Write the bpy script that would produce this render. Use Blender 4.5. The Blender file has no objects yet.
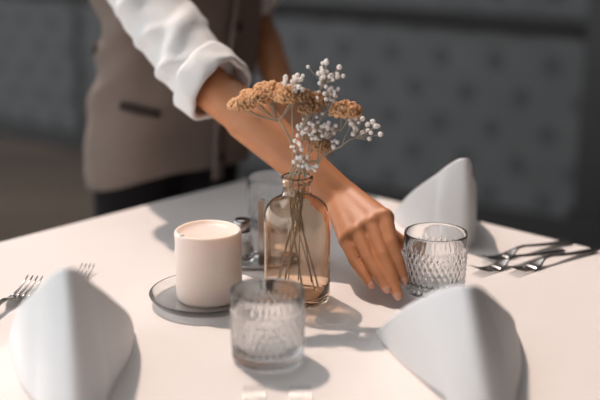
import bpy, bmesh, math, random
import numpy as np
from mathutils import Vector, Matrix, noise

random.seed(7)
S = bpy.context.scene
COL = S.collection
T = 0.75                      # table top height; layout coordinates below are relative to the table top
R = math.radians

# ---------------------------------------------------------------- camera, world, sun, exposure
cam_d = bpy.data.cameras.new('camera')
cam_d.sensor_width = 36.0
cam_d.lens = 60.0
cam_d.clip_start = 0.02
cam_d.dof.use_dof = True
cam_d.dof.focus_distance = 1.30
cam_d.dof.aperture_fstop = 1.8
cam_d.dof.aperture_blades = 0
cam = bpy.data.objects.new('camera', cam_d)
COL.objects.link(cam)
cam.location = (0, 0, T + 0.48)
cam.rotation_euler = (R(90 - 15.86), 0, 0)
S.camera = cam

world = bpy.data.worlds.new('world')
S.world = world
world.use_nodes = True
bg = world.node_tree.nodes['Background']
bg.inputs['Color'].default_value = (0.93, 0.97, 1.0, 1)
bg.inputs['Strength'].default_value = 2.3

SUN_EL = R(58.5)
SUN_H = Vector((0.55, -0.835))            # horizontal travel direction of the sunlight
sun_d = bpy.data.lights.new('sun', 'SUN')
sun_d.energy = 2.75
sun_d.angle = R(1.4)
sun_d.color = (1.0, 0.80, 0.69)
sun_d.cycles.is_caustics_light = True
sun = bpy.data.objects.new('sun', sun_d)
COL.objects.link(sun)
sv = Vector((SUN_H.x * math.cos(SUN_EL), SUN_H.y * math.cos(SUN_EL), -math.sin(SUN_EL)))
sun.rotation_euler = sv.to_track_quat('-Z', 'Y').to_euler()
sun.location = (-2, 4, 6)

S.view_settings.view_transform = 'Standard'
S.view_settings.look = 'None'
S.view_settings.gamma = 1.0
S.view_settings.use_curve_mapping = False
S.view_settings.exposure = 0.0
S.cycles.sample_clamp_indirect = 3.0
S.cycles.blur_glossy = 0.6
S.cycles.max_bounces = 14
S.cycles.transmission_bounces = 14
S.cycles.transparent_max_bounces = 16

# ---------------------------------------------------------------- helpers
def obj(name, verts, faces, mat, parent=None, loc=(0, 0, 0), rot=0.0, smooth=True):
    me = bpy.data.meshes.new(name)
    me.from_pydata([tuple(v) for v in verts], [], [tuple(f) for f in faces])
    return obj_me(name, me, mat, parent, loc, rot, smooth)

def obj_me(name, me, mat, parent=None, loc=(0, 0, 0), rot=0.0, smooth=True):
    bm = bmesh.new(); bm.from_mesh(me)
    bmesh.ops.recalc_face_normals(bm, faces=bm.faces)
    bm.to_mesh(me); bm.free()
    if smooth:
        me.polygons.foreach_set('use_smooth', [True] * len(me.polygons))
    if mat: me.materials.append(mat)
    o = bpy.data.objects.new(name, me)
    COL.objects.link(o)
    if parent:
        o.parent = parent
        o.location = loc
    else:
        o.location = (loc[0], loc[1], loc[2] + T)
    o.rotation_euler = (0, 0, rot)
    return o

def tag(o, label, cat, group=None):
    o['label'] = label; o['category'] = cat
    if group: o['group'] = group
    return o

def struct(o, label=None):
    o['kind'] = 'structure'
    if label: o['label'] = label
    return o

def empty(name, loc, rot=0.0):
    o = bpy.data.objects.new(name, None)
    o.empty_display_size = 0.05
    COL.objects.link(o)
    o.location = (loc[0], loc[1], loc[2] + T); o.rotation_euler = (0, 0, rot)
    return o

class MB:
    """collects geometry for one mesh"""
    def __init__(s): s.v = []; s.f = []
    def add(s, v, f):
        n = len(s.v); s.v += [Vector(p) for p in v]; s.f += [tuple(i + n for i in q) for q in f]; return s
    def box(s, lo, hi, M=None):
        x0, y0, z0 = lo; x1, y1, z1 = hi
        v = [Vector(p) for p in ((x0,y0,z0),(x1,y0,z0),(x1,y1,z0),(x0,y1,z0),(x0,y0,z1),(x1,y0,z1),(x1,y1,z1),(x0,y1,z1))]
        if M: v = [M @ p for p in v]
        return s.add(v, [(0,3,2,1),(4,5,6,7),(0,1,5,4),(1,2,6,5),(2,3,7,6),(3,0,4,7)])
    def lathe(s, prof, n=48, c=(0,0,0), rfun=None, closed=False):
        base = len(s.v); m = len(prof)
        for k, (r, z) in enumerate(prof):
            for i in range(n):
                a = 2 * math.pi * i / n
                rr = r + (rfun(k, a, z) if rfun else 0)
                s.v.append(Vector((c[0] + rr * math.cos(a), c[1] + rr * math.sin(a), c[2] + z)))
        last = m if closed else m - 1
        for k in range(last):
            k2 = (k + 1) % m
            for i in range(n):
                j = (i + 1) % n
                s.f.append((base + k*n + i, base + k*n + j, base + k2*n + j, base + k2*n + i))
        if not closed:
            s.f.append(tuple(base + i for i in range(n))[::-1])
            s.f.append(tuple(base + (m-1)*n + i for i in range(n)))
        return s
    def rings(s, rings, cap=True):
        n = len(rings[0]); base = len(s.v)
        for r in rings: s.v += [Vector(p) for p in r]
        for k in range(len(rings) - 1):
            for i in range(n):
                j = (i + 1) % n
                s.f.append((base + k*n + i, base + k*n + j, base + (k+1)*n + j, base + (k+1)*n + i))
        if cap:
            s.f.append(tuple(base + i for i in range(n))[::-1])
            s.f.append(tuple(base + (len(rings)-1)*n + i for i in range(n)))
        return s
    def tube(s, pts, rad, n=10, disp=None, cap=True, up=Vector((0, 0, 1))):
        pts = [Vector(p) for p in pts]; rings = []
        m = len(pts)
        for k in range(m):
            t = (pts[min(k+1, m-1)] - pts[max(k-1, 0)]).normalized()
            a = up.cross(t)
            if a.length < 1e-3: a = Vector((1, 0, 0)).cross(t)
            a.normalize(); b = t.cross(a)
            r = rad[k] if hasattr(rad, '__len__') else rad
            ring = []
            for i in range(n):
                an = 2 * math.pi * i / n
                rr = r + (disp(k / (m - 1), an) if disp else 0)
                ring.append(pts[k] + (a * math.cos(an) + b * math.sin(an)) * rr)
            rings.append(ring)
        return s.rings(rings, cap)
    def build(s, name, mat, parent=None, loc=(0,0,0), rot=0.0, smooth=True):
        return obj(name, s.v, s.f, mat, parent, loc, rot, smooth)

_ico = {}
def ico(sub):
    if sub not in _ico:
        bm = bmesh.new(); bmesh.ops.create_icosphere(bm, subdivisions=sub, radius=1)
        _ico[sub] = ([v.co.copy() for v in bm.verts], [tuple(v.index for v in f.verts) for f in bm.faces]); bm.free()
    return _ico[sub]

def spline(pts, n):
    """Catmull-Rom through points"""
    P = [Vector(p) for p in pts]; P = [2*P[0]-P[1]] + P + [2*P[-1]-P[-2]]
    out = []; segs = len(P) - 3
    for k in range(n):
        u = k / (n - 1) * segs; i = min(int(u), segs - 1); t = u - i
        p0, p1, p2, p3 = P[i:i+4]
        out.append(0.5 * ((2*p1) + (p2-p0)*t + (2*p0-5*p1+4*p2-p3)*t*t + (3*p1-p0-3*p2+p3)*t**3))
    return out

def interp(xs, ys, x):
    return float(np.interp(x, xs, ys))

# ---------------------------------------------------------------- materials
def mat(name, color, rough=0.6, metal=0.0, noise_scale=0, noise_amt=0.0, bump_scale=0, bump=0.0, sss=0.0, sss_r=(1, .4, .2), spec=0.5, bump_dist=0.002, coords='Object', trans=0.0, sheen=0.0):
    m = bpy.data.materials.new(name); m.use_nodes = True
    nt = m.node_tree; b = nt.nodes['Principled BSDF']
    b.inputs['Base Color'].default_value = (*color, 1)
    b.inputs['Roughness'].default_value = rough
    b.inputs['Metallic'].default_value = metal
    b.inputs['Specular IOR Level'].default_value = spec
    if sheen: b.inputs['Sheen Weight'].default_value = sheen
    if sss:
        b.inputs['Subsurface Weight'].default_value = sss
        b.inputs['Subsurface Radius'].default_value = sss_r
        b.inputs['Subsurface Scale'].default_value = 0.01
    tc = nt.nodes.new('ShaderNodeTexCoord')
    if noise_scale:
        nz = nt.nodes.new('ShaderNodeTexNoise'); nz.inputs['Scale'].default_value = noise_scale; nz.inputs['Detail'].default_value = 4
        nt.links.new(tc.outputs[coords], nz.inputs['Vector'])
        mx = nt.nodes.new('ShaderNodeMix'); mx.data_type = 'RGBA'
        mx.inputs[6].default_value = (*[c * (1 - noise_amt) for c in color], 1)
        mx.inputs[7].default_value = (*[min(1, c * (1 + noise_amt)) for c in color], 1)
        nt.links.new(nz.outputs[0], mx.inputs[0]); nt.links.new(mx.outputs[2], b.inputs['Base Color'])
    if bump_scale:
        nz = nt.nodes.new('ShaderNodeTexNoise'); nz.inputs['Scale'].default_value = bump_scale; nz.inputs['Detail'].default_value = 3
        nt.links.new(tc.outputs[coords], nz.inputs['Vector'])
        bp = nt.nodes.new('ShaderNodeBump'); bp.inputs['Strength'].default_value = bump; bp.inputs['Distance'].default_value = bump_dist
        nt.links.new(nz.outputs[0], bp.inputs['Height']); nt.links.new(bp.outputs[0], b.inputs['Normal'])
    return m

def glass(name, color=(1, 1, 1), ior=1.5, clear=0.0):
    """real refracting glass; a share of the light passes straight, as through thin walls"""
    m = bpy.data.materials.new(name); m.use_nodes = True
    nt = m.node_tree; N = nt.nodes; L = nt.links; N.remove(N['Principled BSDF'])
    g = N.new('ShaderNodeBsdfGlass'); g.inputs['Color'].default_value = (*color, 1); g.inputs['Roughness'].default_value = 0.0; g.inputs['IOR'].default_value = ior
    if clear:
        tr = N.new('ShaderNodeBsdfTransparent'); tr.inputs['Color'].default_value = (*color, 1)
        m1 = N.new('ShaderNodeMixShader'); m1.inputs[0].default_value = clear; L.new(g.outputs[0], m1.inputs[1]); L.new(tr.outputs[0], m1.inputs[2])
        L.new(m1.outputs[0], N['Material Output'].inputs['Surface'])
    else:
        L.new(g.outputs[0], N['Material Output'].inputs['Surface'])
    return m

def wallpaper():
    m = mat('wallpaper', (0.1, 0.1, 0.1), 0.85, spec=0.2)
    nt = m.node_tree; N = nt.nodes; L = nt.links; b = N['Principled BSDF']
    tc = N.new('ShaderNodeTexCoord'); sp = N.new('ShaderNodeSeparateXYZ'); L.new(tc.outputs['Object'], sp.inputs[0])
    def mth(op, a, c=None):
        n = N.new('ShaderNodeMath'); n.operation = op
        for i, x in enumerate((a, c)):
            if x is None: continue
            if isinstance(x, (int, float)): n.inputs[i].default_value = x
            else: L.new(x, n.inputs[i])
        return n.outputs[0]
    v = mth('DIVIDE', sp.outputs['Z'], 0.135)
    row = mth('FLOOR', v)
    u = mth('ADD', mth('DIVIDE', sp.outputs['X'], 0.235), mth('MULTIPLY', mth('MODULO', mth('ADD', row, 100), 2), 0.5))
    fx = mth('MULTIPLY', mth('SUBTRACT', mth('FRACT', u), 0.5), 0.235)
    fy = mth('MULTIPLY', mth('SUBTRACT', mth('FRACT', v), 0.5), 0.135)
    r = mth('SQRT', mth('ADD', mth('MULTIPLY', fx, fx), mth('MULTIPLY', fy, fy)))
    th = mth('ARCTAN2', fy, fx)
    pet = mth('MULTIPLY', mth('ADD', 1.0, mth('MULTIPLY', mth('COSINE', mth('MULTIPLY', th, 8)), 0.16)), 0.050)
    d = mth('MULTIPLY', mth('SUBTRACT', pet, r), 38)
    cl = N.new('ShaderNodeClamp'); L.new(d, cl.inputs[0])
    ctr = N.new('ShaderNodeClamp'); L.new(mth('MULTIPLY', mth('SUBTRACT', 0.012, r), 200), ctr.inputs[0])
    f = mth('MULTIPLY', cl.outputs[0], mth('SUBTRACT', 1.0, mth('MULTIPLY', ctr.outputs[0], 0.7)))
    nz = N.new('ShaderNodeTexNoise'); nz.inputs['Scale'].default_value = 7; nz.inputs['Detail'].default_value = 5
    L.new(tc.outputs['Object'], nz.inputs['Vector'])
    base = N.new('ShaderNodeMix'); base.data_type = 'RGBA'
    base.inputs[6].default_value = (0.092, 0.092, 0.094, 1); base.inputs[7].default_value = (0.14, 0.14, 0.142, 1)
    L.new(nz.outputs[0], base.inputs[0])
    mx = N.new('ShaderNodeMix'); mx.data_type = 'RGBA'
    mx.inputs[7].default_value = (0.070, 0.070, 0.072, 1)
    L.new(f, mx.inputs[0]); L.new(base.outputs[2], mx.inputs[6])
    L.new(mx.outputs[2], b.inputs['Base Color'])
    return m

def linen(name, color, scale=900):
    """woven cloth: crossed fine waves as relief"""
    m = mat(name, color, 0.9, noise_scale=6, noise_amt=0.03, spec=0.15, sheen=0.15)
    nt = m.node_tree; N = nt.nodes; L = nt.links
    tc = N.new('ShaderNodeTexCoord')
    w1 = N.new('ShaderNodeTexWave'); w1.bands_direction = 'X'; w1.inputs['Scale'].default_value = scale / 6; w1.inputs['Distortion'].default_value = 1
    w2 = N.new('ShaderNodeTexWave'); w2.bands_direction = 'Y'; w2.inputs['Scale'].default_value = scale / 6; w2.inputs['Distortion'].default_value = 1
    nz = N.new('ShaderNodeTexNoise'); nz.inputs['Scale'].default_value = 9
    for w in (w1, w2, nz): L.new(tc.outputs['Object'], w.inputs['Vector'])
    a = N.new('ShaderNodeMath'); a.operation = 'ADD'; L.new(w1.outputs['Fac'], a.inputs[0]); L.new(w2.outputs['Fac'], a.inputs[1])
    bp = N.new('ShaderNodeBump'); bp.inputs['Strength'].default_value = 0.25; bp.inputs['Distance'].default_value = 0.0004
    L.new(a.outputs[0], bp.inputs['Height'])
    bp2 = N.new('ShaderNodeBump'); bp2.inputs['Strength'].default_value = 0.35; bp2.inputs['Distance'].default_value = 0.006
    L.new(nz.outputs[0], bp2.inputs['Height']); L.new(bp2.outputs[0], bp.inputs['Normal'])
    L.new(bp.outputs[0], N['Principled BSDF'].inputs['Normal'])
    return m

def wood_floor():
    m = mat('floor_wood', (0.06, 0.045, 0.036), 0.45)
    nt = m.node_tree; N = nt.nodes; L = nt.links
    tc = N.new('ShaderNodeTexCoord')
    br = N.new('ShaderNodeTexBrick'); br.inputs['Scale'].default_value = 1.0
    br.inputs['Brick Width'].default_value = 1.6; br.inputs['Row Height'].default_value = 0.19; br.inputs['Mortar Size'].default_value = 0.004
    br.inputs['Color1'].default_value = (0.30, 0.215, 0.165, 1); br.inputs['Color2'].default_value = (0.19, 0.135, 0.105, 1); br.inputs['Mortar'].default_value = (0.015, 0.012, 0.01, 1)
    nz = N.new('ShaderNodeTexNoise'); nz.inputs['Scale'].default_value = 3; nz.inputs['Detail'].default_value = 6
    mp = N.new('ShaderNodeMapping'); mp.inputs['Scale'].default_value = (1, 12, 1)
    L.new(tc.outputs['Object'], br.inputs['Vector']); L.new(tc.outputs['Object'], mp.inputs[0]); L.new(mp.outputs[0], nz.inputs['Vector'])
    mx = N.new('ShaderNodeMix'); mx.data_type = 'RGBA'; mx.blend_type = 'MULTIPLY'; mx.inputs[0].default_value = 0.5
    L.new(br.outputs[0], mx.inputs[6]); L.new(nz.outputs[0], mx.inputs[7])
    L.new(mx.outputs[2], N['Principled BSDF'].inputs['Base Color'])
    return m

M = dict(
    wall=wallpaper(), floor=wood_floor(),
    ceiling=mat('ceiling_paint', (0.32, 0.31, 0.30), 0.9, bump_scale=40, bump=0.1),
    side=mat('side_wall_paint', (0.035, 0.033, 0.032), 0.8, noise_scale=5, noise_amt=0.2),
    trim=mat('dark_stained_wood', (0.012, 0.011, 0.011), 0.45, noise_scale=12, noise_amt=0.4),
    cloth=linen('white_table_linen', (0.82, 0.77, 0.745), 900),
    napkin=linen('white_napkin_linen', (0.86, 0.865, 0.87), 1500),
    table=mat('table_wood', (0.10, 0.055, 0.03), 0.5, noise_scale=20, noise_amt=0.4),
    skin=mat('skin', (0.56, 0.235, 0.108), 0.47, noise_scale=38, noise_amt=0.18, bump_scale=420, bump=0.25, bump_dist=0.0008, sss=0.12, sss_r=(1, .35, .15), spec=0.4),
    nail=mat('fingernail', (0.62, 0.33, 0.23), 0.28, spec=0.5),
    shirt=mat('white_cotton', (0.80, 0.775, 0.76), 0.85, noise_scale=14, noise_amt=0.04, bump_scale=60, bump=0.25, bump_dist=0.004, spec=0.2),
    vest=mat('taupe_wool', (0.20, 0.15, 0.125), 0.92, noise_scale=260, noise_amt=0.22, bump_scale=500, bump=0.4, bump_dist=0.001, spec=0.15, sheen=0.1),
    vest_dark=mat('dark_brown_wool', (0.035, 0.022, 0.018), 0.8, noise_scale=200, noise_amt=0.3),
    button=mat('brown_horn', (0.05, 0.03, 0.022), 0.35, noise_scale=60, noise_amt=0.4),
    trousers=mat('black_trouser_cloth', (0.011, 0.010, 0.011), 0.9, noise_scale=200, noise_amt=0.3, spec=0.15),
    leather=mat('black_leather', (0.012, 0.011, 0.011), 0.35, noise_scale=30, noise_amt=0.3),
    hair=mat('dark_hair', (0.03, 0.017, 0.01), 0.5, noise_scale=90, noise_amt=0.5, bump_scale=120, bump=0.6, bump_dist=0.004),
    eye=mat('eye_white', (0.8, 0.78, 0.75), 0.2), iris=mat('brown_iris', (0.05, 0.025, 0.012), 0.2), lip=mat('lips', (0.42, 0.16, 0.11), 0.45),
    glass=glass('clear_glass', (0.995, 0.998, 0.998), 1.45, 0.02),
    plate=glass('plate_glass', (0.99, 0.995, 0.995), 1.45, 0.08),
    bottle=glass('amber_tinted_glass', (0.975, 0.905, 0.835), 1.5),
    wax=mat('cream_wax', (0.92, 0.77, 0.69), 0.45, noise_scale=30, noise_amt=0.04, bump_scale=35, bump=0.12, sss=0.6, sss_r=(1, .6, .4)),
    wick=mat('burnt_wick', (0.02, 0.018, 0.016), 0.9, noise_scale=100, noise_amt=0.3),
    steel=mat('polished_steel', (0.36, 0.35, 0.34), 0.22, 1.0, noise_scale=30, noise_amt=0.05),
    chrome=mat('brushed_chrome', (0.55, 0.53, 0.51), 0.25, 1.0, noise_scale=30, noise_amt=0.06),
    hole=mat('shaker_hole', (0.01, 0.01, 0.01), 0.9, noise_scale=50, noise_amt=0.2),
    salt=mat('salt', (0.75, 0.72, 0.70), 0.9, noise_scale=600, noise_amt=0.2, bump_scale=900, bump=0.5),
    yarrow=mat('dried_yarrow', (0.88, 0.455, 0.25), 0.9, noise_scale=140, noise_amt=0.3, spec=0.1, sss=0.25, sss_r=(1, .7, .5)),
    yarrow_dark=mat('dried_yarrow_brown', (0.42, 0.24, 0.13), 0.9, noise_scale=140, noise_amt=0.45, spec=0.1),
    gyp=mat('dried_white_blossom', (0.90, 0.82, 0.77), 0.9, noise_scale=120, noise_amt=0.1, spec=0.1, sss=0.7, sss_r=(1, .9, .8)),
    stem=mat('dry_stem', (0.42, 0.35, 0.26), 0.8, noise_scale=60, noise_amt=0.3),
)

# ---------------------------------------------------------------- the room
mb = MB().box((-6, -2.5, -T - 0.1), (3.2, 9, -T))
struct(mb.build('floor', M['floor'], smooth=False), 'dark brown wooden floor')

WANG = math.atan(-0.72)
WP = Vector((0.0, 4.46, 0))                # a point of the back wall's face
wall = MB().box((-6.2, 0, -T), (2.62, 0.25, 2.25)).build('wall_back', M['wall'], None, (WP.x, WP.y, 0), WANG, False)
struct(wall, 'dark grey wall with a faint floral wallpaper')
o = MB().box((-6.2, -0.02, -T), (2.62, 0, -T + 0.10)).build('baseboard_back', M['trim'], None, (WP.x, WP.y, 0), WANG, False); struct(o)
# moulded dado rail: stepped profile swept along the wall
rail = MB()
prof = [(0, -.035), (-.014, -.035), (-.018, -.02), (-.034, -.008), (-.038, .012), (-.03, .024), (-.012, .034), (0, .035)]
rail.rings([[(x, y, z) for (y, z) in prof] for x in (-6.2, 2.62)])
o = rail.build('trim_1', M['trim'], None, (WP.x, WP.y, 0.085), WANG, False); struct(o, 'dark dado rail running along the grey wall')
seam = MB().box((-1.475, -0.018, -T + 0.1), (-1.435, 0, 0.05)).build('trim_2', M['trim'], None, (WP.x, WP.y, 0), WANG, False); struct(seam)
post = MB().box((1.33, -0.09, -T), (1.60, 0, 2.25)).box((1.31, -0.11, -T), (1.62, 0, -T + 0.16)).build('trim_3', M['trim'], None, (WP.x, WP.y, 0), WANG, False); struct(post, 'black post against the grey wall')
wr = MB().box((2.14, -2.5, -T), (2.34, 3.0, 2.25)).build('added_wall_right', M['side'], None, (0, 0, 0), 0, False); struct(wr)  # unseen dark wall added to shade the right of the back wall
wf = MB().box((-1.2, -2.7, -T), (2.34, -2.5, 2.25)).build('added_wall_front', M['side'], None, (0, 0, 0), 0, False); struct(wf)  # unseen wall behind the camera, added to cut light from that side
# unseen ceiling added to shade the floor; made-up skylight lets sun onto the table
hx0, hx1, hy0, hy1 = -1.75, 0.35, 1.30, 3.65
c = MB().box((-6, -2.5, 2.25), (hx0, 9, 2.45)).box((hx1, -2.5, 2.25), (3.2, 9, 2.45)).box((hx0, -2.5, 2.25), (hx1, hy0, 2.45)).box((hx0, hy1, 2.25), (hx1, 9, 2.45))
struct(c.build('ceiling', M['ceiling'], smooth=False))
f = MB()
for lo, hi in (((hx0-.06, hy0-.06), (hx0+.02, hy1+.06)), ((hx1-.02, hy0-.06), (hx1+.06, hy1+.06)), ((hx0-.06, hy0-.06), (hx1+.06, hy0+.02)), ((hx0-.06, hy1-.02), (hx1+.06, hy1+.06))):
    f.box((lo[0], lo[1], 2.22), (hi[0], hi[1], 2.47))
struct(f.build('added_skylight_1', M['trim'], smooth=False), 'invented skylight frame around the ceiling opening for the sun')

# ---------------------------------------------------------------- table and cloth
TC = (-0.03, 1.176); TROT = math.atan2(-0.687, 0.727); HS = 0.5
tb = empty('dining_table', (TC[0], TC[1], -T), TROT)
MB().box((-HS+.012, -HS+.012, T-.036), (HS-.012, HS-.012, T-.006)).build('table_top', M['table'], tb, smooth=False)
MB().box((-HS+.07, -HS+.07, T-.12), (HS-.07, HS-.07, T-.036)).build('apron', M['table'], tb, smooth=False)
for sx in (-1, 1):
    for sy in (-1, 1):
        MB().rings([[(sx*.42+a*w, sy*.42+b*w, z) for a, b in ((-1,-1),(1,-1),(1,1),(-1,1))] for z, w in ((0, .022), (.3, .027), (T-.12, .034), (T-.04, .034))]).build('leg', M['table'], tb, smooth=False)
tag(tb, 'square dining table hidden under the white cloth', 'table')

def cloth_mesh():
    n = 150; span = 0.74; vs = []; fs = []
    rr = 0.012
    for j in range(n + 1):
        for i in range(n + 1):
            # finer sampling close to the edge of the table
            def m(k):
                t = 2 * k / n - 1
                return t * span
            u, v = m(i), m(j)
            ou, ov = max(0, abs(u) - HS), max(0, abs(v) - HS)
            su, s2 = math.copysign(1, u), math.copysign(1, v)
            x, y = min(abs(u), HS), min(abs(v), HS)
            d = math.hypot(ou, ov)
            if d > 0:
                a = min(d, rr * math.pi / 2) / rr
                out = rr * math.sin(a); drop = rr * (1 - math.cos(a)) + max(0, d - rr * math.pi / 2)
                s = (v if ou >= ov else u)
                fold = 0.018 * min(1, drop / .15) * (math.sin(s * 19 + su * 1.3 + s2) + .5 * math.sin(s * 37 + 2))
                out += 0.10 * drop + fold * 0.6 + 0.01 * min(1, drop / .1)
                x += out * ou / d; y += out * ov / d
                z = -drop
            else:
                z = 0.0
                e = min(HS - abs(u), HS - abs(v))
                z += -0.0012 * math.exp(-e / .02) * (1 + math.sin((u + v) * 31))
            vs.append((su * x, s2 * y, z))
    for j in range(n):
        for i in range(n):
            a = j * (n + 1) + i
            fs.append((a, a + 1, a + n + 2, a + n + 1))
    return vs, fs
v_, f_ = cloth_mesh()
tc_ = obj('tablecloth', v_, f_, M['cloth'], None, (TC[0], TC[1], 0.0), TROT)
tag(tc_, 'white linen tablecloth spread over the whole table', 'tablecloth')

# ---------------------------------------------------------------- napkins
def napkin_mesh(h=0.165, L=0.235, half=19, lean=(0.0, 0.02), seed=1, bulge=0.016, ridge=0.007, p=1.12):
    ns, nt_ = 64, 28
    rnd = random.Random(seed); ph = [rnd.uniform(0, 6) for _ in range(6)]
    hl = R(half)
    plan = []
    for i in range(ns + 1):
        q = 2 * i / ns - 1                 # -1 left corner, 0 ridge, 1 right corner
        s = abs(q); sg = 1 if q >= 0 else -1
        d = Vector((sg * math.sin(hl), math.cos(hl), 0)); nrm = Vector((sg * math.cos(hl), -math.sin(hl), 0))
        pos = d * (s * L) + nrm * (bulge * math.sin(math.pi * min(1, s * 1.05)))
        rd = math.sqrt(s * s * L * L + ridge * ridge) - ridge * 0.0
        pos = Vector((sg * math.sin(hl) * s * L + nrm.x * bulge * math.sin(math.pi * s), math.cos(hl) * (rd) + nrm.y * bulge * math.sin(math.pi * s), 0))
        if s < 0.3: pos.x += sg * ridge * 0.8 * math.sin(math.pi * s / 0.3)
        plan.append((q, s, sg, pos))
    vs, fs = [], []
    for (q, s, sg, pos) in plan:
        q1 = max(0.0, s - .05) / .95
        H = h * (1 - q1 ** p) - .006 * math.exp(-(s / .05) ** 2) * 0
        H = max(H, 0.012 - 0.006 * s)
        for k in range(nt_ + 1):
            t = k / nt_; z = H * t
            zz = z / h
            pinch = 1 - 0.38 * zz * (1 - s)
            w = (1 - s * s) * (0.0030 * math.sin(7 * q + 2 * zz + ph[0]) + 0.0008 * math.sin(13 * q - 3 * zz + ph[1]))
            x = pos.x * pinch + lean[0] * zz + w
            y = pos.y + lean[1] * zz * (1 - .5 * s) + w * 0.6
            vs.append((x, y, z))
    m = nt_ + 1
    for i in range(ns):
        for k in range(nt_):
            a = i * m + k
            fs.append((a, a + m, a + m + 1, a + 1))
    return vs, fs

def napkin(loc, rot, label, **kw):
    v, f = napkin_mesh(**kw)
    o = obj('folded_napkin', v, f, M['napkin'], None, (loc[0], loc[1], 0.0008), rot)
    md = o.modifiers.new('thick', 'SOLIDIFY'); md.thickness = 0.005; md.offset = 0
    md2 = o.modifiers.new('soft', 'SUBSURF'); md2.levels = 1; md2.render_levels = 1
    tag(o, label, 'napkin', 'standing folded napkins')
    return o
napkin((-0.218, 0.872), R(13), 'grey-white folded napkin standing front left, below the candle dish', seed=1, half=17, h=0.156, L=0.24)
napkin((0.191, 0.885), R(4), 'white folded napkin in front of the glass held by the hand', seed=2, half=20, h=0.133, lean=(-0.03, 0.02), L=0.24, p=1.2)
napkin((0.245, 1.410), R(9), 'white folded napkin standing behind the hand and the held glass', seed=3, half=19, h=0.137, lean=(0.0, 0.012), L=0.20)

# ---------------------------------------------------------------- tumblers with relief
GH, GR = 0.082, 0.0415
def tumbler_mesh():
    n = 256
    zs = [0.0, .0008, .003] + [0.005 + 0.057 * k / 60 for k in range(61)] + [.0645, .068, .074, .079, .0812, GH]
    outer = []
    for z in zs:
        r = GR - 0.0022 + 0.0022 * min(1, z / .07)
        if z < .003: r -= (.003 - z) * .9
        if z > .0805: r -= (z - .0805) * .5
        outer.append((r, z))
    inner = [(GR - .0009, GH - .0002), (GR - .0014, GH - .0012), (GR - .0018, .068), (GR - .0036, .060), (GR - .0042, .025), (GR - .007, .0125), (GR - .013, .0095), (.010, .0085), (.0005, .0083)]
    no = len(outer)
    def rf(k, a, z):
        if k >= no or z < .004 or z > .063: return 0
        fade = min(1, (z - .004) / .004, (.063 - z) / .003)
        u = a * 32 / (2 * math.pi); v = z / .0080
        A = (u + v * .5) % 1 - .5; B = (u - v * .5) % 1 - .5      # diamond studs
        s = max(0.0, 1 - 2 * max(abs(A), abs(B)))
        return fade * (0.0026 * (s ** .8) - 0.0012)
    return MB().lathe(outer + inner, n, rfun=rf)
g0 = tumbler_mesh().build('tumbler', M['glass'], None, (-0.036, 1.035, 0.0008), 0.1)
tag(g0, 'empty cut-glass tumbler in front of the candle and bottle, nearest the camera', 'glass', 'cut-glass tumblers')
for (x, y, r, lb) in ((0.178, 1.247, 0.3, 'empty cut-glass tumbler held by the fingers of the hand'),
                      (-0.043, 1.534, 0.7, 'cut-glass tumbler behind the bottle near the table corner')):
    g = g0.copy(); COL.objects.link(g); g.location = (x, y, T + 0.0008); g.rotation_euler = (0, 0, r); g['label'] = lb

# ---------------------------------------------------------------- candle on its glass dish
CX, CY = -0.117, 1.21
pr = [(0.0005, 0), (.045, 0), (.060, .0010), (.069, .0045), (.0745, .0115), (.0755, .0135), (.0745, .0145), (.0725, .0135), (.067, .0085), (.059, .0065), (.045, .006), (.0005, .006)]
d = MB().lathe(pr, 96).build('candle_dish', M['plate'], None, (CX - .002, CY, 0.0008))
tag(d, 'round clear glass dish under the candle', 'dish')
cd = empty('pillar_candle', (CX, CY, 0.0072))
pr = [(0.0005, 0), (.0400, 0), (.0420, .0015), (.0424, .006)] + [(.0424 + .0002 * math.sin(k), .006 + .078 * k / 12) for k in range(1, 12)] + [(.0425, .086), (.0418, .0895), (.0402, .0908), (.0385, .0902), (.0368, .0885), (.0345, .0868), (.031, .0856), (.026, .0848), (.018, .0842), (.0005, .0838)]
MB().lathe(pr, 72, rfun=lambda k, a, z: (0.0006 * math.sin(3 * a + z * 30) if z > .07 else .0002 * math.sin(2 * a))).build('wax_body', M['wax'], cd)
dr = MB(); iv, if_ = ico(2)
dr.add([(p.x * .003 - .030, p.y * .003 - .026, p.z * .0022 + .0905) for p in iv], if_)
dr.build('wax_drip', M['wax'], cd)
tag(cd, 'thick cream pillar candle with a hollowed top on the glass dish', 'candle')

# ---------------------------------------------------------------- bottle vase
VX, VY = -0.004, 1.218
out_p = [(0.0005, .003), (.030, .002), (.0385, 0.0), (.0415, .0018), (.0428, .006), (.0430, .03), (.0430, .06), (.0429, .09), (.0427, .108), (.0415, .1175), (.0385, .1255), (.0335, .1315), (.0275, .1355), (.0222, .1382), (.0190, .1412), (.0180, .145), (.0178, .152), (.0180, .1565), (.0200, .1580), (.0207, .1605), (.0205, .1635), (.0190, .1650)]
in_p = [(.0165, .1645), (.0158, .160), (.0155, .152), (.0156, .145), (.0168, .1405), (.0205, .1365), (.0262, .1335), (.0320, .1295), (.0368, .1240), (.0395, .1165), (.0408, .107), (.0411, .09), (.0411, .03), (.0405, .013), (.036, .0085), (.020, .0095), (.0005, .0105)]
b = MB().lathe(out_p + in_p, 96).build('bottle_vase', M['bottle'], None, (VX, VY, 0.0008))
tag(b, 'amber-tinted glass bottle used as a vase for dried flowers', 'vase')

# ---------------------------------------------------------------- dried flowers (layout: offsets from the vase axis)
def P(px, py, dy=0.0):
    """point above the vase for a bloom: sideways offset, height and depth offset"""
    yup = (200 - py) / 1000; fw = .962 + yup * .2733; vt = yup * .962 - .2733
    s = (VY + dy) / fw
    return Vector(((px - 300) / 1000 * s, VY + dy, .48 + vt * s))

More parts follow.
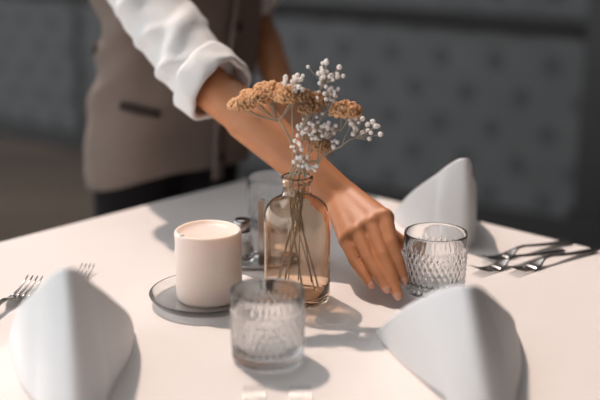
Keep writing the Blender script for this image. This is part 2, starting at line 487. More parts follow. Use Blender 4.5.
def stem_path(top, k):
    a = 2 * math.pi * k / 9.0
    foot = Vector((VX + .028 * math.cos(a + 2.2), VY + .026 * math.sin(a + 2.2), 0.016))
    neck = Vector((VX + .0095 * math.cos(a), VY + .0095 * math.sin(a), 0.152))
    mid = neck.lerp(top, .5) + Vector((0, 0, .012))
    return spline([foot, neck, mid, top], 26)

def scatter_balls(mb, rnd, centre, rad, n, size, squash=1.0, sub=1, up=False, sep=1.15):
    iv, if_ = ico(sub)
    cs = []
    tries = 0
    while len(cs) < n and tries < n * 60:
        tries += 1
        q = Vector((rnd.gauss(0, 1), rnd.gauss(0, 1), rnd.gauss(0, 1))).normalized() * (rnd.random() ** (1/3))
        if up and q.z < -.25: continue
        p = centre + Vector((q.x * rad[0], q.y * rad[1], q.z * rad[2]))
        if any((p - c).length < size * sep for c in cs): continue
        cs.append(p)
        r = size * rnd.uniform(.72, 1.15)
        rot = Matrix.Rotation(rnd.uniform(0, 6), 3, 'Z') @ Matrix.Rotation(rnd.uniform(0, 6), 3, 'X')
        mb.add([p + rot @ Vector((w.x * r * rnd.uniform(.85, 1.12), w.y * r * rnd.uniform(.85, 1.12), w.z * r * squash * rnd.uniform(.85, 1.12))) for w in iv], if_)
    return cs

def yarrow(k, fork, lobes, material, label, size=.0026, dens=1.0):
    rnd = random.Random(100 + k)
    root = empty('dried_yarrow', (VX, VY, 0.012))
    off = -Vector((VX, VY, 0.012))
    path = stem_path(fork, k)
    st = MB().tube([p + off for p in path], [.0013] * len(path), 7)
    hd = MB()
    for (c, r) in lobes:
        for j in range(3):
            e = c + Vector((rnd.uniform(-.5, .5) * r[0], rnd.uniform(-.5, .5) * r[1], -r[2] * .3))
            st.tube([p + off for p in spline([fork + Vector((0, 0, -.004)), fork.lerp(e, .5) + Vector((0, 0, -.004)), e], 8)], .0007, 5)
        scatter_balls(hd, rnd, c + off, r, int(dens * 150 * (r[0] * r[1] * r[2]) ** (1/3) / .011), size, up=True)
    st.build('stem', M['stem'], root)
    h = hd.build('flower_head', material, root); h['kind'] = 'stuff'
    tag(root, label, 'dried flower', 'dried flowers in the bottle')
    return root

yarrow(0, P(278, 118), [(P(241, 106, -.006), (.016, .015, .010)), (P(257, 100, .0), (.017, .017, .012)), (P(273, 93, .006), (.016, .018, .014)), (P(287, 97, -.006), (.017, .019, .014)), (P(265, 89, .012), (.014, .014, .008)), (P(249, 95, .010), (.011, .012, .007))],
       M['yarrow'], 'large orange-tan yarrow head spreading over the forearm, left of the bouquet')
yarrow(2, P(305, 122), [(P(302, 98, -.004), (.014, .016, .011)), (P(317, 101, .004), (.014, .014, .010)), (P(310, 110, -.010), (.014, .012, .008))],
       M['yarrow_dark'], 'brown yarrow head in the middle of the bouquet')
yarrow(4, P(340, 128), [(P(345, 112, 0), (.0205, .019, .0135))], M['yarrow'], 'small rounded tan yarrow head on the right of the bouquet')
yarrow(6, P(318, 160), [(P(323, 147, -.008), (.012, .012, .008)), (P(315, 136, .004), (.011, .011, .008))], M['yarrow_dark'], 'lowest brown yarrow head beneath the white blossoms', dens=.8)

def gyp(k, fork, clusters, label):
    rnd = random.Random(300 + k)
    root = empty('babys_breath', (VX, VY, 0.012))
    off = -Vector((VX, VY, 0.012))
    path = stem_path(fork, k)
    st = MB().tube([p + off for p in path], [.0009] * len(path), 6)
    bl = MB()
    for (c, r, n, size) in clusters:
        hub = fork.lerp(c, .6) + Vector((0, 0, -.003))
        st.tube([p + off for p in spline([fork, fork.lerp(hub, .5) + Vector((0, 0, .002)), hub], 6)], .0006, 5)
        cs = scatter_balls(bl, rnd, c + off, r, n, size, sub=2, sep=1.9)
        for p in cs:
            st.tube([hub + off, (hub + off).lerp(p, .55) + Vector((0, 0, -.001)), p], .00035, 4)
    st.build('stem', M['stem'], root)
    h = bl.build('blossoms', M['gyp'], root); h['kind'] = 'stuff'
    tag(root, label, 'dried flower', 'dried flowers in the bottle')

gyp(1, P(318, 100), [(P(327, 69, 0), (.024, .020, .020), 21, .0030), (P(321, 78, .004), (.008, .008, .008), 5, .0024)], 'airy white sprig rising highest above the bouquet')
gyp(3, P(292, 110), [(P(292, 80, -.006), (.015, .013, .013), 17, .0028), (P(298, 88, -.012), (.006, .006, .006), 6, .0036)], 'white blossom cluster sitting above the orange yarrow')
gyp(5, P(318, 125), [(P(327, 94, -.006), (.018, .012, .011), 17, .0026), (P(330, 101, -.004), (.010, .01, .006), 6, .0024)], 'sprig of tiny white buds between the brown and tan yarrow heads')
gyp(7, P(312, 150), [(P(318, 128, -.014), (.024, .018, .019), 30, .0028), (P(301, 130, -.010), (.008, .01, .010), 9, .0025), (P(330, 141, -.008), (.012, .012, .014), 13, .0026)], 'dense white blossom sprig in the lower middle of the bouquet')
gyp(8, P(342, 146), [(P(364, 129, 0), (.023, .018, .016), 16, .0032), (P(350, 122, 0), (.004, .006, .004), 3, .0034)], 'loose white sprig reaching out furthest right from the bouquet')
gyp(9, P(303, 168), [(P(301, 161, -.012), (.011, .010, .009), 10, .0028), (P(313, 166, -.010), (.010, .008, .006), 7, .0028), (P(296, 146, -.004), (.009, .008, .008), 7, .0026)], 'short white sprig low over the neck of the bottle')

# ---------------------------------------------------------------- condiment stand and shaker
cs_ = empty('condiment_stand', (-0.055, 1.357, 0.0008), R(12))
def oval(cx, rx, ry, z, n=48): return [(cx + rx * math.cos(2*math.pi*i/n), ry * math.sin(2*math.pi*i/n), z) for i in range(n)]
MB().rings([oval(0, .052, .028, 0), oval(0, .055, .031, .001), oval(0, .0565, .0325, .006), oval(0, .0555, .0315, .007), oval(0, .053, .029, .0025), oval(0, .02, .01, .0022)]).build('tray', M['chrome'], cs_)
MB().box((-.0045, -.0015, .002), (.0045, .0015, .085)).tube([(-.003, 0, .086), (-.003, 0, .092), (0, 0, .0945), (.003, 0, .092), (.003, 0, .086)], .0022, 8).box((-.0045, -.0018, .083), (.0045, .0018, .0945)).build('handle', M['chrome'], cs_, smooth=False)
rg = MB()
for sx in (-1,):
    c0 = Vector((sx * .027, 0, .014))
    pts = [c0 + Vector((.0165 * math.cos(a), .0165 * math.sin(a), 0)) for a in [2*math.pi*i/28 for i in range(29)]]
    rg.tube(pts, .0013, 8)
    rg.tube([(-.010, 0, .014), (-.004, 0, .016)], .0015, 8)
rg.build('holder_ring', M['chrome'], cs_)
tag(cs_, 'small chrome condiment stand with an upright handle, left of the bottle', 'condiment stand')

sk = empty('salt_shaker', (-0.0815, 1.3515, 0.0042))
def fac(k, a, z): return 0.0006 * math.cos(10 * a) if z < .045 else 0
MB().lathe([(.0005, 0), (.012, 0), (.0145, .002), (.0152, .010), (.0148, .026), (.0128, .038), (.0103, .045), (.0100, .050), (.0085, .050), (.0090, .044), (.0108, .036), (.0124, .024), (.0126, .006), (.0005, .005)], 60, rfun=fac).build('glass_body', M['glass'], sk)
MB().lathe([(.0005, .0058), (.0120, .0062), (.0119, .022), (.0105, .030), (.0005, .0305)], 40).build('salt_fill', M['salt'], sk)
cap = MB().lathe([(.0106, .046), (.0124, .0465), (.0126, .0590), (.0122, .0620), (.0105, .0640), (.0060, .0652), (.0005, .0656)], 40, rfun=lambda k, a, z: .0002 * math.cos(40 * a) if z < .058 else 0).build('cap', M['steel'], sk)
for i in range(9):
    a = 2 * math.pi * i / 8; r = .0066 if i < 8 else 0
    z = .0650 if r else .0656
    MB().lathe([(.0004, -.0004), (.0011, -.0004), (.0011, .0002), (.0004, .0002)], 10).build('hole', M['hole'], cap, (r * math.cos(a), r * math.sin(a), z))
tag(sk, 'small glass salt shaker with a perforated steel cap beside the candle', 'salt shaker')

# ---------------------------------------------------------------- forks
def fork_mesh():
    mb = MB()
    # x, half width, half thickness, centre height; x = 0 is the tip of the handle
    secs = [(0, .0035, .0008, .0022), (.003, .0065, .0013, .0022), (.02, .0072, .0014, .0028), (.05, .0058, .0014, .0050), (.08, .0040, .0015, .0085), (.100, .0028, .0017, .0112), (.112, .0030, .0016, .0106), (.120, .0058, .0013, .0080), (.128, .0095, .0011, .0046), (.136, .0110, .0010, .0026), (.143, .0112, .0010, .0018)]
    rings = []
    for x, w, t, z in secs:
        rings.append([(x, w * math.copysign(abs(math.cos(a)) ** .6, math.cos(a)), z + t * math.copysign(abs(math.sin(a)) ** .6, math.sin(a))) for a in [2 * math.pi * (i + .5) / 12 for i in range(12)]])
    mb.rings(rings)
    for k in range(4):
        y0 = (-.0093, -.0031, .0031, .0093)[k]
        rr = []
        for x, w, t, z, yy in ((.141, .0019, .0010, .0019, 1), (.150, .0018, .0010, .0018, 1), (.162, .0015, .0010, .0036, .98), (.174, .0012, .0009, .0076, .96), (.183, .0006, .0006, .0115, .95)):
            rr.append([(x, y0 * yy + w * math.cos(a), z + t * math.sin(a)) for a in [2 * math.pi * i / 8 for i in range(8)]])
        mb.rings(rr)
    return mb
fk = fork_mesh()
fork0 = None
def fork(tip, toward, label, dz=0.0, sc=1.0):
    """tip: where the tines end; toward: a point on the handle's line"""
    global fork0
    dx, dy = tip[0] - toward[0], tip[1] - toward[1]
    a = math.atan2(dy, dx); l = math.hypot(dx, dy)
    x, y = tip[0] - .183 * sc * dx / l, tip[1] - .183 * sc * dy / l
    if fork0 is None:
        fork0 = o = fk.build('fork', M['steel'], None, (x, y, 0.0006 + dz), a)
    else:
        o = fork0.copy(); COL.objects.link(o); o.location = (x, y, T + 0.0006 + dz); o.rotation_euler = (0, 0, a)
    o.scale = (sc, sc, sc)
    tag(o, label, 'fork', 'steel forks on the tablecloth')
fork((.2605, 1.356), (.403, 1.446), 'steel fork nearest the standing napkin, rearmost of the three forks at right')
fork((.240, 1.308), (.377, 1.400), 'steel fork in the middle of the three forks at right, tines furthest left')
fork((.291, 1.309), (.422, 1.399), 'steel fork nearest the camera of the three forks at right')
fork((-.356, 1.266), (-.380, 1.150), 'steel fork with tines pointing up at the left border of the picture', sc=1.2)
fork((-.296, 1.322), (-.325, 1.160), 'steel fork mostly hidden behind the front left napkin, tines peeking out')
fork((-.047, .943), (-.047, .78), 'steel fork at the bottom border below the near tumbler, left one of two')
fork((.000, .944), (.006, .78), 'steel fork at the bottom border below the near tumbler, right one of two')

# ---------------------------------------------------------------- the person
def surface_nets(F, org, h):
    inside = F < 0
    nx, ny, nz = F.shape
    cnt = np.zeros((nx-1, ny-1, nz-1), np.int8)
    for dx in (0, 1):
        for dy in (0, 1):
            for dz in (0, 1):
                cnt += inside[dx:nx-1+dx, dy:ny-1+dy, dz:nz-1+dz]
    act = (cnt > 0) & (cnt < 8)
    I = np.argwhere(act)
    idx = np.full(act.shape, -1, np.int64); idx[act] = np.arange(len(I))
    acc = np.zeros((len(I), 3)); num = np.zeros(len(I))
    C = [(a, b, c) for a in (0, 1) for b in (0, 1) for c in (0, 1)]
    for ia in range(8):
        for ax in range(3):
            a = C[ia]
            if a[ax]: continue
            b_ = list(a); b_[ax] = 1
            fa = F[I[:,0]+a[0], I[:,1]+a[1], I[:,2]+a[2]]; fb = F[I[:,0]+b_[0], I[:,1]+b_[1], I[:,2]+b_[2]]
            m = (fa < 0) != (fb < 0)
            t = fa[m] / (fa[m] - fb[m])
            p = np.tile(np.array(a, float), (m.sum(), 1)); p[:, ax] += t
            acc[m] += p; num[m] += 1
    V = (I + acc / num[:, None]) * h + np.array(org)
    quads = []
    for ax in range(3):
        sl0 = [slice(None)] * 3; sl1 = [slice(None)] * 3
        sl0[ax] = slice(0, -1); sl1[ax] = slice(1, None)
        ch = inside[tuple(sl0)] != inside[tuple(sl1)]
        E = np.argwhere(ch)
        o1, o2 = [(1, 2), (2, 0), (0, 1)][ax]
        ok = (E[:, o1] > 0) & (E[:, o2] > 0) & (E[:, o1] < F.shape[o1]-1) & (E[:, o2] < F.shape[o2]-1)
        E = E[ok]
        def at(d1, d2):
            q = E.copy(); q[:, o1] -= d1; q[:, o2] -= d2
            return idx[q[:,0], q[:,1], q[:,2]]
        Q = np.stack([at(1,1), at(0,1), at(0,0), at(1,0)], 1)
        ins = inside[E[:,0], E[:,1], E[:,2]]
        Q[~ins] = Q[~ins][:, ::-1]
        quads.append(Q)
    return V, np.concatenate(quads)

def blob(groups, h, k, pad=0.012):
    """smooth union of tapered capsules (a, b, ra, rb) -> verts, faces.
    groups[0] blends with every other group; the other groups stay separate from each other (fingers)"""
    if not isinstance(groups[0], list): groups = [groups]
    prims = [p for g in groups for p in g]
    A = np.array([[*p[0]] for p in prims]); B = np.array([[*p[1]] for p in prims])
    rm = max(max(p[2], p[3]) for p in prims)
    lo = np.minimum(A.min(0), B.min(0)) - rm - pad; hi = np.maximum(A.max(0), B.max(0)) + rm + pad
    n = np.ceil((hi - lo) / h).astype(int) + 1
    ax = [lo[i] + h * np.arange(n[i]) for i in range(3)]
    def field(g, chain=False):
        acc = np.zeros(n, np.float32)
        for a, b_, ra, rb in g:
            a = np.array(a, float); b_ = np.array(b_, float); r = max(ra, rb) + pad
            l = np.maximum(((np.minimum(a, b_) - r - lo) / h).astype(int), 0); u = np.minimum(((np.maximum(a, b_) + r - lo) / h).astype(int) + 2, n)
            X, Y, Z = np.meshgrid(ax[0][l[0]:u[0]], ax[1][l[1]:u[1]], ax[2][l[2]:u[2]], indexing='ij')
            d = b_ - a; L2 = max(d.dot(d), 1e-12)
            t = np.clip(((X - a[0]) * d[0] + (Y - a[1]) * d[1] + (Z - a[2]) * d[2]) / L2, 0, 1)
            D = np.sqrt((X - a[0] - t*d[0])**2 + (Y - a[1] - t*d[1])**2 + (Z - a[2] - t*d[2])**2) - (ra + (rb - ra) * t)
            e = np.exp(np.clip(-D / k, -40, 25)).astype(np.float32); w = acc[l[0]:u[0], l[1]:u[1], l[2]:u[2]]
            if chain: np.maximum(w, e, out=w)          # finger bones: plain union, no swelling at the joints
            else: w += e
        return acc
    base = field(groups[0])
    best = base
    for g in groups[1:]:
        best = np.maximum(best, base + field(g, True))
    F = -k * np.log(np.maximum(best, 1e-17))
    return surface_nets(F, lo, h)

V3 = lambda *a: np.array(a, float)
# joints, relative to the table top
SH_R, EL_R, WR_R = V3(-.286, 1.66, .411), V3(-.130, 1.47, .233), V3(.053, 1.34, .106)
SH_L, EL_L, WR_L = V3(-.095, 2.02, .525), V3(-.096, 2.12, .285), V3(-.018, 1.95, .101)
PELV, NECK, HEAD = V3(-.272, 1.99, .06), V3(-.185, 1.85, .575), V3(-.180, 1.815, .765)

FING = dict(
    index=[V3(.112, 1.275, .098), V3(.119, 1.243, .068), V3(.1285, 1.226, .047), V3(.1344, 1.215, .0276)],
    middle=[V3(.094, 1.270, .089), V3(.108, 1.230, .055), V3(.1185, 1.209, .033), V3(.125, 1.195, .0144)],
    ring=[V3(.075, 1.265, .079), V3(.0886, 1.232, .0487), V3(.1010, 1.213, .0340), V3(.1113, 1.200, .0207)],
    pinky=[V3(.0595, 1.265, .068), V3(.0709, 1.240, .0417), V3(.0820, 1.224, .0310), V3(.0917, 1.213, .0212)],
)
FR = dict(index=(.0108, .0094, .0082, .0066), middle=(.0112, .0097, .0084, .0068), ring=(.0106, .0091, .0079, .0064), pinky=(.0094, .0080, .0069, .0057))
for _n, _j in FING.items():                 # relax the finger bends a little
    _a, _t = _j[0], _j[3]
    for _i, _u in ((1, .45), (2, .74)):
        _j[_i] = _j[_i]*.68 + (_a + (_t - _a)*_u)*.32
DORS = V3(-.39, -.40, .83); DORS /= np.linalg.norm(DORS)
for _n in FING: FING[_n][0] = FING[_n][0] - DORS*.0035

def arm_prims(sh, el, wr, fing, fr, thumb, dors, side):
    pr = []; groups = []
    across = fing['index'][0] - fing['pinky'][0]; across /= np.linalg.norm(across)
    fdir = (wr - el) / np.linalg.norm(wr - el)
    pr += [(sh, el, .029, .031)]
    # forearm: two muscle masses narrowing to radius and ulna
    pr += [(el, el + .35*(wr-el) + .004*across, .033, .0325), (el + .35*(wr-el) + .004*across, wr + .010*across, .0315, .0165), (el + .3*(wr-el) - .006*across, wr - .010*across, .028, .0165)]
    pr += [(wr - .019*across - .012*fdir + .004*dors, wr - .017*across + .005*dors, .0080, .0075)]     # wrist bone
    for nm in ('index', 'middle', 'ring', 'pinky'):
        j = fing[nm]; r = [q * .99 for q in fr[nm]]
        w0 = wr + across * {'index': .013, 'middle': .005, 'ring': -.005, 'pinky': -.012}[nm] + fdir * .008
        pr.append((w0, j[0] - dors*.004, .0140, .0112 if nm != 'pinky' else .0105))
        pr.append((w0.copy()*.3 + j[0]*.7 + dors*.0060, j[0] + dors*.0030, .0016, .0026))          # tendon
        g = [(j[0] + dors*.0012, j[0] + dors*.0012, r[0]*.94, r[0]*.94)]   # knuckle
        g += [(j[0], j[1], r[0]*.95, r[1]*.96), (j[1], j[2], r[1]*.95, r[2]*.96), (j[2], j[3], r[2]*.95, r[3])]
        bd = (j[1]-j[0])/np.linalg.norm(j[1]-j[0]); dd = dors - bd*dors.dot(bd); dd /= np.linalg.norm(dd)
        g.append((j[1] + dd*.0008, j[1] + dd*.0008, r[1]*.90, r[1]*.90))
        g.append((j[2] + dd*.0004, j[2] + dd*.0004, r[2]*.90, r[2]*.90))
        groups.append(g)
    offs = {'index': .013, 'middle': .005, 'ring': -.005, 'pinky': -.012}
    for n1, n2 in (('index', 'middle'), ('middle', 'ring'), ('ring', 'pinky')):      # fill of the palm between the metacarpals
        for u in (.33, .67):
            e = fing[n1][0]*(1-u) + fing[n2][0]*u - fdir*.006
            pr.append((wr + across*(offs[n1]*(1-u) + offs[n2]*u) + fdir*.008 + dors*.0006, e - dors*.0030, .0138, .0108))
    for n1, n2 in (('index', 'middle'), ('middle', 'ring'), ('ring', 'pinky')):      # webs between the finger roots
        p1, p2 = fing[n1], fing[n2]
        pr.append((p1[0]*.62 + p1[1]*.38 - dors*.004, p2[0]*.62 + p2[1]*.38 - dors*.004, .0068, .0068))
    t = thumb
    pr += [(t[0], t[1], .0150, .0115), (wr + fdir*.015, t[1], .0135, .011), (fing['index'][0] - dors*.01, t[1], .007, .009)]
    groups.append([(t[1], t[2], .0108, .0095), (t[2], t[3], .0098, .0078)])
    return [pr] + groups
THUMB = [V3(.078, 1.322, .084), V3(.112, 1.316, .066), V3(.138, 1.309, .049), V3(.159, 1.3005, .034)]
prims_r = arm_prims(SH_R + .55*(EL_R-SH_R), EL_R, WR_R, FING, FR, THUMB, DORS, 1)
av, af = blob(prims_r, 0.0015, 0.0015)
# left hand resting on the table corner
hd = V3(.32, -.86, -.42); hd /= np.linalg.norm(hd)
acr = V3(-.93, -.36, 0.05); acr /= np.linalg.norm(acr)
dl = np.cross(acr, hd); dl = dl if dl[2] > 0 else -dl
FL = {}
for nm, k, ln in (('index', .030, .078), ('middle', .010, .086), ('ring', -.010, .080), ('pinky', -.028, .064)):
    b0 = WR_L + hd*.082 + acr*k
    b0[2] = max(b0[2], .030)
    d2 = V3(hd[0], hd[1], -.28); d2 /= np.linalg.norm(d2)
    d3 = V3(hd[0], hd[1], -.12); d3 /= np.linalg.norm(d3)
    b1 = b0 + d2*ln*.47; b2 = b1 + d3*ln*.3; b3 = b2 + d3*ln*.23
    FL[nm] = [b0, b1, b2, b3]
    for q in FL[nm][1:]: q[2] = max(q[2], .012)
TL = [WR_L + hd*.02 + acr*.022, WR_L + hd*.055 + acr*.045, WR_L + hd*.08 + acr*.058, WR_L + hd*.10 + acr*.064]
for q in TL: q[2] = max(q[2], .016)
prims_l = arm_prims(SH_L, EL_L, WR_L, FL, FR, TL, dl, -1)
lv, lf = blob(prims_l, 0.0028, 0.0028)
# head, neck and trunk
fw = V3(.36, -.76, -.54); fw /= np.linalg.norm(fw)
rt = np.cross(fw, V3(0, 0, 1)); rt /= np.linalg.norm(rt)
up = np.cross(rt, fw)
def H(x, y, z): return HEAD + rt*x + fw*y + up*z
hp = [(H(0, -.025, .028), H(0, .012, .030), .079, .074), (H(0, .01, -.02), H(0, .03, -.055), .062, .046), (H(0, .045, -.088), H(0, .052, -.09), .022, .020),
      (H(-.03, .02, -.06), H(0, .05, -.085), .028, .022), (H(.03, .02, -.06), H(0, .05, -.085), .028, .022),
      (H(0, .082, .014), H(0, .104, -.026), .008, .0105), (H(-.010, .094, -.029), H(.010, .094, -.029), .007, .007),
      (H(-.032, .076, .026), H(.032, .076, .026), .012, .012), (H(-.036, .058, -.015), H(-.036, .055, -.02), .022, .02), (H(.036, .058, -.015), H(.036, .055, -.02), .022, .02),
      (H(-.017, .078, -.054), H(.017, .078, -.054), .0075, .0075), (H(-.014, .077, -.064), H(.014, .077, -.064), .0078, .0078),
      (H(-.077, -.008, .012), H(-.074, -.004, -.024), .0105, .0075), (H(.077, -.008, .012), H(.074, -.004, -.024), .0105, .0075),
      (NECK - V3(0, 0, .03), H(0, -.025, -.05), .056, .054)]
mid = V3(-.235, 1.93, .25)
for s in (-1, 1):
    lat = V3(.5, .82, 0) * s
    hp += [(PELV + V3(.72, .6, 0)*s*.07, mid + lat*.055, .078, .066), (mid + lat*.055, NECK + lat*.055 - V3(0, 0, .10), .066, .070)]
hp += [(NECK - V3(0, 0, .06), SH_R + (NECK - SH_R)*.18, .06, .05), (NECK - V3(0, 0, .05), SH_L, .06, .05), (SH_R, SH_R + .6*(EL_R-SH_R), .034, .026)]
bv, bf = blob(hp, 0.006, 0.006, 0.03)
pv, pf = [], []
n0 = 0
for v, f_ in ((av, af), (lv, lf), (bv, bf)):
    pv.append(v); pf.append(f_ + n0); n0 += len(v)
me = bpy.data.meshes.new('raw_body')
me.from_pydata(np.concatenate(pv).tolist(), [], np.concatenate(pf).tolist())
tmp = bpy.data.objects.new('raw_body', me); COL.objects.link(tmp)
md = tmp.modifiers.new('weld', 'REMESH'); md.mode = 'VOXEL'; md.voxel_size = 0.0016; md.adaptivity = 0.0
md = tmp.modifiers.new('relax', 'SMOOTH'); md.iterations = 4; md.factor = 0.5
dg = bpy.context.evaluated_depsgraph_get()
body_me = bpy.data.meshes.new_from_object(tmp.evaluated_get(dg))
bpy.data.objects.remove(tmp)
ORG = Vector((-.27, 2.0, -T))
body_me.transform(Matrix.Translation(-ORG))
body_me.materials.clear()
body_me.name = 'person'
person = obj_me('person', body_me, M['skin'], None, ORG)
tag(person, 'person in a taupe vest and rolled white sleeves reaching for the glass', 'person')
def pb(mb, name, material, smooth=True, parent=None):
    return obj(name, [Vector(v) - ORG for v in mb.v], mb.f, material, parent or person, (0, 0, 0), 0, smooth)

# fingernails
def nail(j, r, dors):
    d = Vector(j[3] - j[2]).normalized(); dv = Vector(dors); dv = (dv - d * dv.dot(d)).normalized(); s = d.cross(dv)
    c = Vector(j[3]) + d * r * .25 + dv * (r * .62)
    iv, if_ = ico(2)
    mb = MB().add([c + d * (p.x * r * .95) + s * (p.y * r * .80) + dv * (p.z * r * .34 - .10 * r * (p.y ** 2)) - dv * (.12 * r * p.x) for p in iv], if_)
    pb(mb, 'fingernail', M['nail'])
for nm in FING: nail(FING[nm], FR[nm][3] * 1.02, DORS)
nail(THUMB, .0080, V3(.1, .5, .8))
# face
for s in (-1, 1):
    iv, if_ = ico(2)
    e = pb(MB().add([Vector(H(s*.031, .073, .010)) + p * .0125 for p in iv], if_), 'eye', M['eye'])
    pb(MB().add([Vector(H(s*.031, .0825, .009)) + p * .0055 for p in iv], if_), 'iris', M['iris'], True, e)
lipm = MB().tube([Vector(H(-.022, .079, -.058)), Vector(H(-.01, .0865, -.055)), Vector(H(0, .0875, -.057)), Vector(H(.01, .0865, -.055)), Vector(H(.022, .079, -.058))], [.002, .0045, .005, .0045, .002], 10)
pb(lipm, 'lips', M['lip'])
hv, hf = blob([(H(0, -.040, .036), H(0, -.004, .050), .084, .074), (H(-.03, -.05, -.01), H(.03, -.05, -.01), .065, .065), (H(-.05, -.02, .0), H(-.05, .0, .05), .036, .036), (H(.05, -.02, .0), H(.05, .0, .05), .036, .036)], .006, .006, .03)
pb(MB().add(hv.tolist(), hf.tolist()), 'hair', M['hair'])

# vest: shell around the trunk
def ring(c, u, a, b_, z, n=96, w=0.0, ph=0.0, e=2.3):
    u = Vector((*u, 0)).normalized(); f = Vector((u.y, -u.x, 0))
    out = []
    for i in range(n):
        t = 2 * math.pi * i / n
        ct, st = math.cos(t), math.sin(t)
        x = math.copysign(abs(ct) ** (2/e), ct) * a; y = math.copysign(abs(st) ** (2/e), st) * b_
        k = 1 + w * noise.noise(Vector((math.cos(t) * 2.2, math.sin(t) * 2.2 , z * 9 + ph)))
        out.append(Vector((c[0], c[1], z)) + u * x * k + f * y * k)
    return out
VSEC = [  # z, centre x, y, lateral dir, half width, half depth
    (-.020, -.268, 1.990, (.80, .60), .168, .132), (.02, -.271, 1.992, (.80, .60), .177, .140), (.07, -.270, 1.986, (.79, .61), .174, .138),
    (.13, -.260, 1.966, (.76, .65), .167, .130), (.20, -.244, 1.946, (.72, .69), .158, .122), (.26, -.231, 1.928, (.69, .72), .153, .118),
    (.33, -.232, 1.906, (.64, .77), .168, .126), (.40, -.222, 1.886, (.58, .81), .178, .126), (.46, -.214, 1.866, (.55, .83), .186, .122), (.51, -.204, 1.856, (.53, .85), .170, .105), (.55, -.193, 1.854, (.52, .85), .125, .085), (.580, -.188, 1.852, (.52, .85), .080, .066)]
def vsec(z):
    zs = [s[0] for s in VSEC]
    g = lambda i: interp(zs, [s[i] for s in VSEC], z)
    u = (interp(zs, [s[3][0] for s in VSEC], z), interp(zs, [s[3][1] for s in VSEC], z))
    return (g(1), g(2)), u, g(4), g(5)
def vest_pt(z, t, off=0.0, e=2.3):
    c, u, a, b_ = vsec(z)
    u = Vector((*u, 0)).normalized(); f = Vector((u.y, -u.x, 0)); ct, st = math.cos(t), math.sin(t)
    p = Vector((c[0], c[1], z)) + u * math.copysign(abs(ct) ** (2/e), ct) * (a + off) + f * math.copysign(abs(st) ** (2/e), st) * (b_ + off)
    return p
vb = MB(); rs = []
NZ, NA = 70, 128
for k in range(NZ):
    z = .006 + .574 * k / (NZ - 1)
    r = []
    for i in range(NA):
        t = 2 * math.pi * i / NA
        w = .016 * noise.noise(Vector((math.cos(t) * 1.6 + 3, math.sin(t) * 1.6, z * 7)))
        # drag folds running from the side towards the reaching arm
        w += .0080 * math.sin(z * 62 + 3.2 * math.cos(t + .6) + 2 * noise.noise(Vector((math.cos(t), math.sin(t), z * 4)))) * max(0, math.cos(t - 3.6)) * math.exp(-((z - .24) / .12) ** 2)
        zz = z - .050 * max(0, math.cos(t - 3.6)) * math.exp(-(z - .006) / .06)
        p = vest_pt(z, t, w + .002); p.z = zz
        r.append(p)
    rs.append(r)
vb.rings(rs, cap=True)
pb(vb, 'vest', M['vest'])
# front edge overlap, buttons, welt pocket, back strap
ft = 1.50
eb = MB()
eb.rings([[vest_pt(z, ft + dt, .002 + off) for (dt, off) in ((-.10, .010), (-.02, .012), (.0, .012), (.012, .009), (.0, .004), (-.10, .004))] for z in [-.015 + .45 * k / 30 for k in range(31)]])
pb(eb, 'front_placket', M['vest'])
for z in (.03, .115, .20, .285, .37):
    c0 = vest_pt(z, ft - .05, .016); nr = (c0 - Vector((*vsec(z)[0], z))).normalized()
    q = nr.to_track_quat('Z', 'Y')
    mb = MB().lathe([(.0005, -.003), (.009, -.003), (.0105, 0), (.0100, .002), (.007, .0015), (.0005, .001)], 20)
    mb.v = [c0 + q @ v for v in mb.v]
    pb(mb, 'button', M['button'])
def patch(z0, z1, t0, t1, tilt, off, name, material):
    mb = MB(); n = 16; rr = []
    for k in range(n + 1):
        t = t0 + (t1 - t0) * k / n; dz = tilt * k / n
        rr.append([vest_pt(z0 + dz, t, off), vest_pt(z0 + dz, t, off + .006), vest_pt((z0 + z1)/2 + dz, t, off + .008), vest_pt(z1 + dz, t, off + .006), vest_pt(z1 + dz, t, off)])
    mb.rings(rr)
    pb(mb, name, material)
patch(.140, .154, 2.66, 2.12, -.018, .008, 'welt_pocket', M['vest_dark'])
patch(.232, .250, 3.55, 4.2, .0, .004, 'back_strap', M['vest_dark'])

# sleeves
def sleeve(a, b_, r0, r1, seed, amp):
    ph = [random.Random(seed).uniform(0, 6) for _ in range(4)]
    ax = Vector(b_) - Vector(a)
    pts = [Vector(a) + ax * (k / 40) + Vector((0, 0, -.006 * math.sin(math.pi * k / 40))) for k in range(41)]
    def fold(x): return max(0.0, math.sin(x)) ** 1.6
    def dp(s, t):
        w = amp * fold(s * 17 + 2.2 * math.sin(t + ph[0]) + ph[1]) * (.45 + .55 * math.cos(t - 2.2))
        w += amp * .9 * fold(s * 29 + 3 * math.cos(t + ph[2]) + ph[3]) * (.5 + .5 * math.sin(t * 2 + ph[0])) * (.3 + s)
        w += .006 * noise.noise(Vector((math.cos(t) * 1.5, math.sin(t) * 1.5, s * 5 + seed)))
        return w
    mb = MB().tube(pts, [(r0 + (r1 - r0) * k / 40) * min(1, math.sqrt(1 - (1 - min(1, (k + .4) / 8)) ** 2)) for k in range(41)], 72, dp)
    return mb
ax_r = EL_R - SH_R; ax_r /= np.linalg.norm(ax_r)
s1 = sleeve(SH_R - ax_r*.05, EL_R - ax_r*.018, .056, .048, 4, .0100)
pb(s1, 'shirt_sleeve', M['shirt'])
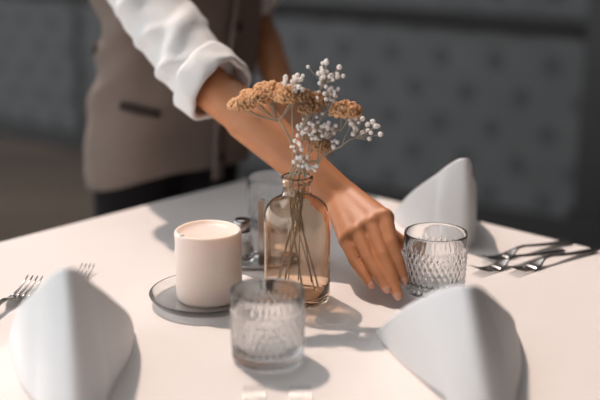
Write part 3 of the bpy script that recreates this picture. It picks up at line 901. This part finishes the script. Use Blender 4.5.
def cuff(el, axd, r, seed, ln=.040, tilt=(0, 0, 0)):
    """turned-up band: outer roll, rounded lower edge and an inner wall"""
    ax = Vector(axd); tl = Vector(tilt)
    ax2 = (ax + tl).normalized()
    c0 = Vector(el) - ax * .030
    a_ = Vector((0, 0, 1)).cross(ax2).normalized(); b2 = ax2.cross(a_)
    prof = [(r - .006, -.006), (r + .0035, -.002), (r + .006, .006), (r + .0062, .018), (r + .0058, ln - .010), (r + .0045, ln - .003), (r + .0005, ln), (r - .004, ln - .003), (r - .0055, ln - .012), (r - .006, .004)]
    mb = MB(); n = 72
    rr = []
    for (pr_, h_) in prof:
        ring_ = []
        for i in range(n):
            t = 2 * math.pi * i / n
            w = .0050 * noise.noise(Vector((math.cos(t) * 2.0, math.sin(t) * 2.0, h_ * 25 + seed))) + .0022 * math.sin(5 * t + h_ * 130)
            hh = h_ + .005 * math.sin(2 * t + seed)
            ring_.append(c0 + ax2 * hh + (a_ * math.cos(t) + b2 * math.sin(t)) * (pr_ + w))
        rr.append(ring_)
    rr.append(rr[0])
    mb.rings(rr, cap=False)
    return mb
pb(cuff(EL_R, ax_r, .050, 2, ln=.046, tilt=(.25, -.15, .05)), 'rolled_cuff', M['shirt'])
ax_l = EL_L - SH_L; ax_l /= np.linalg.norm(ax_l)
s2 = sleeve(SH_L - ax_l*.05, EL_L - ax_l*.035, .060, .052, 9, .0045)
pb(s2, 'shirt_sleeve', M['shirt'])
pb(cuff(EL_L - ax_l*.035, ax_l, .050, 5), 'rolled_cuff', M['shirt'])
# shirt shoulders and collar
sv_, sf_ = blob([(NECK - V3(0, 0, .085), V3(-.318, 1.735, .468), .070, .068), (NECK - V3(0, 0, .080), SH_L, .070, .062)], .006, .008, .03)  # right shoulder raised and bulked, out of view, for a longer table shadow
pb(MB().add(sv_.tolist(), sf_.tolist()), 'shirt_yoke', M['shirt'])
nd = Vector(H(0, -.025, -.05) - NECK).normalized()
cl = MB(); c1 = Vector(NECK) + nd * .005; a_ = nd.cross(Vector((0, 1, 0))).normalized(); b2 = nd.cross(a_)
cl.rings([[c1 + nd * h_ + (a_ * math.cos(2*math.pi*i/40) + b2 * math.sin(2*math.pi*i/40)) * r_ for i in range(40)] for (r_, h_) in ((.066, .0), (.064, .04), (.068, .045), (.078, .012), (.076, .008), (.066, .0))], cap=False)
pb(cl, 'collar', M['shirt'])
# trousers and shoes
lat = V3(.80, .60, 0)
tp = []
feet = []
for s in (-1, 1):
    hip = PELV + lat*s*.072 + V3(0, 0, -.04); knee = hip + V3(-.01 + .02*s, .02, -.40); ank = hip + V3(-.02 + .03*s, .05, -.69)
    tp += [(PELV + lat*s*.055 + V3(0, 0, -.01), hip, .080, .084), (hip, knee, .084, .066), (knee, ank, .064, .055)]
    feet.append(ank)
tv, tf = blob(tp, .006, .008, .03)
pb(MB().add(tv.tolist(), tf.tolist()), 'trousers', M['trousers'])
for ank in feet:
    fd = V3(.60, -.80, 0); zf = -T
    fv, ff = blob([(V3(ank[0], ank[1], zf + .07), V3(ank[0], ank[1], zf + .045), .046, .044), (V3(ank[0], ank[1], zf + .042) - fd*.02, V3(ank[0], ank[1], zf + .040) + fd*.09, .041, .040), (V3(ank[0], ank[1], zf + .035) + fd*.09, V3(ank[0], ank[1], zf + .030) + fd*.16, .040, .030)], .005, .006, .03)
    fv[:, 2] = np.maximum(fv[:, 2], -T + .0005)
    pb(MB().add(fv.tolist(), ff.tolist()), 'shoe', M['leather'])

# sunlight bends through the glass onto the cloth
for o in S.objects:
    if o.type == 'MESH' and o.data.materials and o.data.materials[0] in (M['glass'], M['plate'], M['bottle']):
        o.cycles.is_caustics_caster = True
for nm in ('tablecloth', 'stem', 'wax_body', 'salt_fill'):
    for o in S.objects:
        if o.name.split('.')[0] == nm: o.cycles.is_caustics_receiver = True
